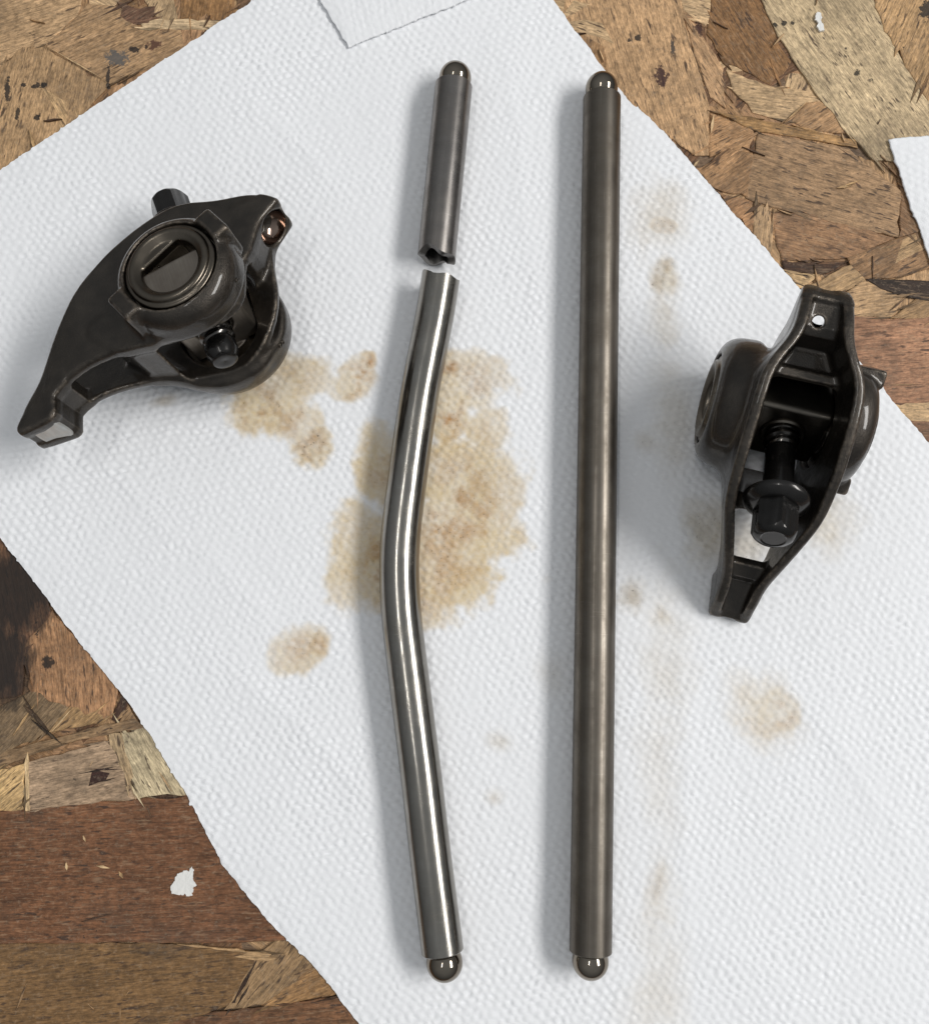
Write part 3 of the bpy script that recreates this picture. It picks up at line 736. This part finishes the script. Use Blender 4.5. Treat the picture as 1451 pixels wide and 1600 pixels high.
# ------------------------------------------------------------------ rocker arms (local frame: X to the pushrod end, Y along the trunnion, Z to the bolt head)
WX = [-4.0, -3.9, -3.5, -3.3, -3.0, -2.5, -2.2, -1.9, -1.3, -.7, 0, .3, .7, 1.0, 1.5, 1.78, 1.95, 2.3]
WY = [.37, .38, .40, .43, .56, .76, .88, .93, .95, .94, .91, .82, .60, .51, .48, .455, .42, .36]
TOPP = [(-3.91, -1.24), (-3.71, -.90), (-3.31, -.44), (-2.90, .07), (-2.50, .47), (-2.03, .84), (-1.60, 1.13), (-1.25, 1.34), (-.76, 1.57), (-.32, 1.73), (0, 1.81), (.29, 1.86), (.54, 1.885), (.93, 1.89), (1.27, 1.85), (1.56, 1.76), (1.75, 1.64)]
PROFILE = TOPP + [(1.93, 1.48),
           (1.86, 1.40), (1.58, 1.17), (1.45, 1.0), (1.34, .84), (1.16, .52), (1.02, .1), (.92, -.4), (.66, -.78), (.25, -.98), (-.3, -1.02), (-.82, -.94), (-1.1, -.86), (-1.47, -.76), (-2.05, -.69), (-2.45, -.71), (-2.8, -.80), (-3.06, -.97), (-3.10, -1.30), (-3.2, -1.39), (-3.5, -1.41), (-3.88, -1.40)]
PROFILE_FAR = [p for p in PROFILE if p not in ((1.34, .84), (1.16, .52), (1.02, .1), (.92, -.4), (.66, -.78), (.25, -.98))]
_q = PROFILE_FAR.index((1.45, 1.0)) + 1; PROFILE_FAR[_q:_q] = [(1.40, .76), (1.37, .41), (1.33, 0), (1.15, -.5), (.8, -.9), (.3, -1.1)]
PROFILE = spline(PROFILE, 2); PROFILE_FAR = spline(PROFILE_FAR, 2)
_g = np.linspace(-4.4, 2.6, 281)
def table(xs, ys, sm=6):
    v = np.interp(_g, xs, ys); kx = np.exp(-.5 * (np.arange(-18, 19) / sm) ** 2); kx /= kx.sum()
    return np.convolve(np.pad(v, 18, mode='edge'), kx, 'valid')
_wt = table(WX, WY, 5); _wb = table([-4, -3.4, -3, -2.5, -2, -1.5, -1, -.5, 0, .5, .9, 1.2, 2], [.38, 0.43, .49, .55, .63, .71, .80, .86, .86, .74, .56, .50, .3], 5)
_zt = table([p[0] for p in TOPP], [p[1] for p in TOPP], 3)
TIPBLK = [(-3.92, -1.27), (-3.88, -1.40), (-3.5, -1.41), (-3.2, -1.39), (-3.10, -1.30), (-3.06, -.95), (-2.8, -.80), (-2.80, -.52), (-2.94, -.46), (-3.16, -.62), (-3.2, -.88), (-3.8, -1.18)]
BARBLK = [(-1.9, -.18), (-1.72, -.10), (-1.0, -.82), (-.95, -1.0), (-1.15, -1.02)]
CUPBLK = [(1.95, 1.49), (1.86, 1.40), (1.58, 1.17), (1.45, 1.0), (1.36, .80), (1.24, .56), (1.10, .38), (.98, .36), (.94, .54), (.84, .74), (.5, .92), (.28, 1.08), (.30, 1.20), (.44, 1.22), (.56, 1.06), (.94, 1.06), (1.02, 1.46), (1.16, 1.57), (1.60, 1.58), (1.68, 1.66), (1.80, 1.61)]
CUPC = np.array([1.67, 0, 1.20]); CUPN = np.array([.62, 0, -.78]); CUPN /= np.linalg.norm(CUPN)
HOLEO = np.array([1.25, .07, 1.58]); HOLEN = np.array([.46, -.16, -.87]); HOLEN /= np.linalg.norm(HOLEN)
A27 = R(27); E1 = np.array([math.cos(A27), math.sin(A27)]); E2 = np.array([-math.sin(A27), math.cos(A27)])
def sdf_body(x, y, z):
    ay = np.abs(y)
    wt = np.interp(x, _g, _wt); wb = np.interp(x, _g, _wb); zt = np.interp(x, _g, _zt)
    k = np.clip((z + .8) / np.maximum(zt + .8, .25), 0, 1.1)
    w = wb + (wt - wb) * k
    slope = .86
    pz = np.where(y < 0, poly_sd(PROFILE, x, z), poly_sd(PROFILE_FAR, x, z))
    wall = smax(smax(pz, (ay - w) * slope, .10), (w - .20 - ay) * slope, .06)
    tip = smax(poly_sd(TIPBLK, x, z), (ay - w + .05) * slope, .06)
    bar = smax(smax(poly_sd(BARBLK, x, z) - .05, pz + .03, .08), ay - w + .06, .08)
    cup = smax(poly_sd(CUPBLK, x, z), (ay - w + .04) * slope, .06)
    d = smin(wall, tip, .10); d = smin(d, bar, .2); d = smin(d, cup, .12)
    r = np.sqrt(x * x + z * z)
    rb = np.where(y < 0, 1.155, 1.265)
    boss = smax(smax(r - rb + .05 * (ay - .9), ay - 1.48, .44), .76 - ay, .14)
    d = smin(d, boss, np.where(y < 0, .17, .34))
    e1 = x * E1[0] + z * E1[1]; e2 = x * E2[0] + z * E2[1]
    lug = smax(smax(np.abs(np.abs(e1) - 1.05) - .165, np.abs(e2) - .32, .07), smax(-y - 1.525, .8 + y, .05), .08)
    d = smin(d, lug, .10)
    # web joining both bosses under the pushrod end, bore for the bearings, cup and oil hole
    d = smax(d, -smax(r - .885, .45 - ay, .04), .05)
    cx_, cz_ = x - CUPC[0], z - CUPC[2]
    d = smax(d, -(np.sqrt(cx_ ** 2 + y * y + cz_ ** 2) - .35), .06)
    hx, hy, hz = x - HOLEO[0], y - HOLEO[1], z - HOLEO[2]
    t = hx * HOLEN[0] + hy * HOLEN[1] + hz * HOLEN[2]
    ax = np.sqrt(np.maximum(hx * hx + hy * hy + hz * hz - t * t, 0))
    d = smax(d, -smax(ax - .105, np.abs(t) - .36, .01), .03)
    return d
V, F = surface_nets(sdf_body, (-4.15, -1.75, -1.65), (2.2, 1.75, 2.0), .036)
rock0 = empty('rocker_arm')
body = mesh_obj('arm_body', V, F, M_CAST, rock0)

def sdf_cap(x, y, z):
    "rounded bearing race, y up from its seat; D-shaped hole"
    r = np.sqrt(x * x + z * z)
    e2 = x * E2[0] + z * E2[1]
    top = .30 - .10 * np.clip((r - .72) / .14, 0, 1) - .10 * np.clip((.66 - r) / .14, 0, 1)
    d = smax(smax(r - .855, y - top, .05), -y, .02)
    grv = np.sqrt((r - .80) ** 2 + (y - .245) ** 2) - .035
    d = smax(d, -grv, .03)
    hole = smax(r - .53, e2 - .36, .05)
    return smax(d, -hole, .04)
Vc, Fc = surface_nets(sdf_cap, (-.95, -.08, -.95), (.95, .42, .95), .03)
for s in (-1, 1):
    W = Vc.copy(); W[:, 1] = s * (W[:, 1] + 1.22)
    c = mesh_obj('bearing_race', W, Fc[:, ::-1] if s < 0 else Fc, M_RACE, rock0)
    Vs, Fs = lathe([(.60, s * .78), (.60, s * 1.2), (.60, s * 1.225), (.87, s * 1.225), (.87, s * .75), (.60, s * .75)], 48, 'Y')
    sharp(mesh_obj('needle_bearing', Vs, Fs, M_RACE, rock0), 30)

def sdf_trunnion(x, y, z):
    ay = np.abs(y); r = np.sqrt(x * x + z * z)
    d = smax(r - .60, ay - 1.36, .05)
    blk = smax(smax(smax(np.abs(z) - .48, np.abs(x) - .70, .05), r - .83, .05), ay - .72, .05)
    d = smax(d, -smax(ay - .72, .40 - np.abs(z), .02), .03)
    d = smin(d, blk, .02)
    f1 = x * math.sin(R(-2)) + z * math.cos(R(-2))
    d = smax(d, -smax(r - .56, smax(.85 - ay, .13 - f1, .02), .02), .02)   # stepped end face
    rr = np.sqrt(x * x + y * y)
    d = smax(d, -(rr - .30), .03)
    return smax(d, -smax(rr - .37, .42 - np.abs(z), .02), .03)
Vt, Ft = surface_nets(sdf_trunnion, (-.85, -1.45, -.66), (.85, 1.45, .66), .034)
tr0 = mesh_obj('trunnion', Vt, Ft, M_TRUN, rock0)

sharp(mesh_obj('bolt_seat', *lathe([(.31, .44), (.31, .50), (.33, .53), (.39, .53), (.42, .50), (.42, .44)], 44), M_TRUN, tr0), 40)
# flange bolt along local z: tip at -1.15, head end at 2.9
bolt0 = mesh_obj('bolt', *lathe([(1e-6, -1.27), (.10, -1.29), (.20, -1.29), (.235, -1.27), (.245, -1.20), (.30, -1.12), (.305, -.92), (.265, -.88), (.255, .90), (.275, .94), (.275, 2.02), (.33, 2.08)], 40), M_BLACK, rock0)
sharp(bolt0, 40)
def helix(z0, z1, pitch, r0, r1, seg=28):
    V = []; F = []; n = int((z1 - z0) / pitch * seg)
    for i in range(n + 1):
        t = i / seg * 2 * math.pi; z = z0 + pitch * i / seg
        k = min(1, i / seg, (n - i) / seg); rr = r0 + (r1 - r0) * k
        for (r, dz) in ((r0 - .02, -.45), (rr, -.12), (rr, .12), (r0 - .02, .45)):
            V.append((r * math.cos(t), r * math.sin(t), z + dz * pitch))
    for i in range(n):
        for q in range(3): F.append((i * 4 + q, i * 4 + q + 1, i * 4 + 5 + q, i * 4 + 4 + q))
    F += [(0, 1, 2, 3), (n * 4 + 3, n * 4 + 2, n * 4 + 1, n * 4)]
    return V, F
sharp(mesh_obj('bolt_thread', *helix(-.90, .88, .142, .262, .326), M_THREAD, bolt0), 60)
sharp(mesh_obj('bolt_flange', *lathe([(.28, 2.0), (.55, 2.0), (.59, 2.03), (.59, 2.10), (.56, 2.14), (.44, 2.22), (.36, 2.24)], 56), M_BLACK, bolt0), 40)
def hexhead():
    V = []; F = []; seg = 48
    def hr(t, R0): return R0 * math.cos(math.pi / 6) / math.cos((t % (math.pi / 3)) - math.pi / 6)
    RC = .405
    ring = []
    levels = [('hex', 2.18), ('hex', 2.72)]
    th = [2 * math.pi * i / seg for i in range(seg)]
    for _, z in levels: V += [(hr(t, RC) * math.cos(t), hr(t, RC) * math.sin(t), z if z < 2.5 else z + .0) for t in th]
    # chamfer: the hexagon cut by a cone
    for k, (r, z) in enumerate([(.355, 2.84), (.30, 2.885), (.23, 2.905), (.20, 2.89), (1e-4, 2.89)]):
        V += [(min(r, hr(t, RC)) * math.cos(t), min(r, hr(t, RC)) * math.sin(t), z) for t in th]
    # bend the hex/cone edge: corners sit lower than flats
    for i in range(seg):
        x, y, z = V[seg + i]; rr = math.hypot(x, y); V[seg + i] = (x, y, 2.85 - (rr - .345) * 1.6)
    for l in range(6):
        for j in range(seg):
            k = (j + 1) % seg; F.append((l * seg + j, l * seg + k, (l + 1) * seg + k, (l + 1) * seg + j))
    return V, F
sharp(mesh_obj('bolt_head', *hexhead(), M_BLACK, bolt0), 25)

# pushrod cup lining and worn contact pad
prof = []
for a in np.linspace(36, 84, 14): prof.append((.341 * math.sin(R(a)), -.341 * math.cos(R(a))))
Vq, Fq = lathe(prof, 40); Fq = Fq[:-2]; Vq = np.array(Vq) @ np.array(Vector(CUPN).to_track_quat('Z', 'Y').to_matrix()).T + CUPC
mesh_obj('pushrod_cup', Vq, [f[::-1] for f in Fq], M_CUP, rock0)
def pad():
    o = [(-3.70, -.24), (-3.60, -.29), (-3.25, -.30), (-3.17, -.25), (-3.15, .0), (-3.17, .22), (-3.24, .27), (-3.60, .27), (-3.70, .22), (-3.73, 0)]
    o = spline(np.array(o), 3); c = o.mean(0); n = len(o)
    V = [(x, y, -1.38) for x, y in o] + [(c[0] + (x - c[0]) * .96, c[1] + (y - c[1]) * .96, -1.418) for x, y in o]
    F = [tuple(range(2 * n - 1, n - 1, -1))] + [(i, n + i, n + (i + 1) % n, (i + 1) % n) for i in range(n)]
    return V, F
pd = mesh_obj('contact_pad', *pad(), M_PAD, rock0, smooth=False); pd['label'] = 'bright worn steel contact patch'

POSE_L = Matrix(((.938, .199, -.284, -4.913), (.322, -.195, .926, 3.698), (.129, -.960, -.247, 1.690), (0, 0, 0, 1)))
POSE_R = Matrix(((.248, -.967, -.056, 6.151), (.967, .244, .068, 1.723), (-.052, -.071, .996, 1.243), (0, 0, 0, 1)))
def place(root, M, bolt_deg, label):
    root.matrix_world = M; root['label'] = label; root['category'] = 'rocker arm'; root['group'] = 'cast rocker arms on the paper towel'
    for ch in root.children:
        if ch.name.split('.')[0] in ('bolt', 'trunnion'): ch.rotation_euler = (0, R(bolt_deg), 0)
rock1 = copy_tree(rock0)
for ch in rock1.children:                             # open arm's trunnion: oily, its interior shade put into a darker colour
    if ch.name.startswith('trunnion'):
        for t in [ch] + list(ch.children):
            t.data = t.data.copy(); t.data.materials[0] = M_TRUN_SHADED
def orth(M):
    r = M.to_3x3(); q = r.to_quaternion(); q.normalize()
    return Matrix.Translation(M.to_translation()) @ q.to_matrix().to_4x4()
place(rock0, orth(POSE_L), -5.9, 'dark cast rocker arm lying on its side with its round bearing facing up')
place(rock1, orth(POSE_R), -68.1, 'dark cast rocker arm lying open side up with its bolt head tilted out')

# raised casting mark on the barrel of the arm that lies on its side
def cast_mark(txt, size, pos, nrm, upv, parent):
    cu = bpy.data.curves.new('mark', 'FONT'); cu.body = txt; cu.size = size; cu.extrude = .012; cu.bevel_depth = .006; cu.align_x = 'CENTER'; cu.align_y = 'CENTER'
    t = bpy.data.objects.new('mark', cu); COL.objects.link(t)
    me = bpy.data.meshes.new_from_object(t.evaluated_get(bpy.context.evaluated_depsgraph_get()))
    bpy.data.objects.remove(t); bpy.data.curves.remove(cu)
    me.materials.clear(); me.materials.append(M_CAST)
    o = bpy.data.objects.new('cast_mark', me); COL.objects.link(o); o.parent = parent
    n = Vector(nrm).normalized(); u = Vector(upv); u = (u - n * u.dot(n)).normalized(); x = u.cross(n)
    o.matrix_local = Matrix.Translation(Vector(pos)) @ Matrix((x, u, n)).transposed().to_4x4()
    return o
def on_body(x, y, M):
    "where the sight line through a photo pixel meets the posed arm, and the normal there"
    a = np.array(M.inverted()); o = a[:3, :3] @ CAM + a[:3, 3]; d = a[:3, :3] @ (px(x, y) - CAM); d /= np.linalg.norm(d)
    f = lambda p: float(sdf_body(*[np.array([v]) for v in p])[0])
    t = 10.0
    for _ in range(400):
        q = f(o + d * t)
        if q < .002: break
        t += q * .6
    p = o + d * t; e = .03
    g = np.array([f(p + e * v) - f(p - e * v) for v in np.eye(3)]); g /= np.linalg.norm(g)
    return p, g, d
def mark_at(txt, size, x, y, ux, uy):
    M = orth(POSE_L); p, g, d = on_body(x, y, M); p2, _, _ = on_body(x + ux, y + uy, M)
    return cast_mark(txt, size, p, g, p2 - p, rock0)
mark_at('S', .24, 440, 538, 5, -9)
mark_at('6', .17, 371, 437, 6, -8)
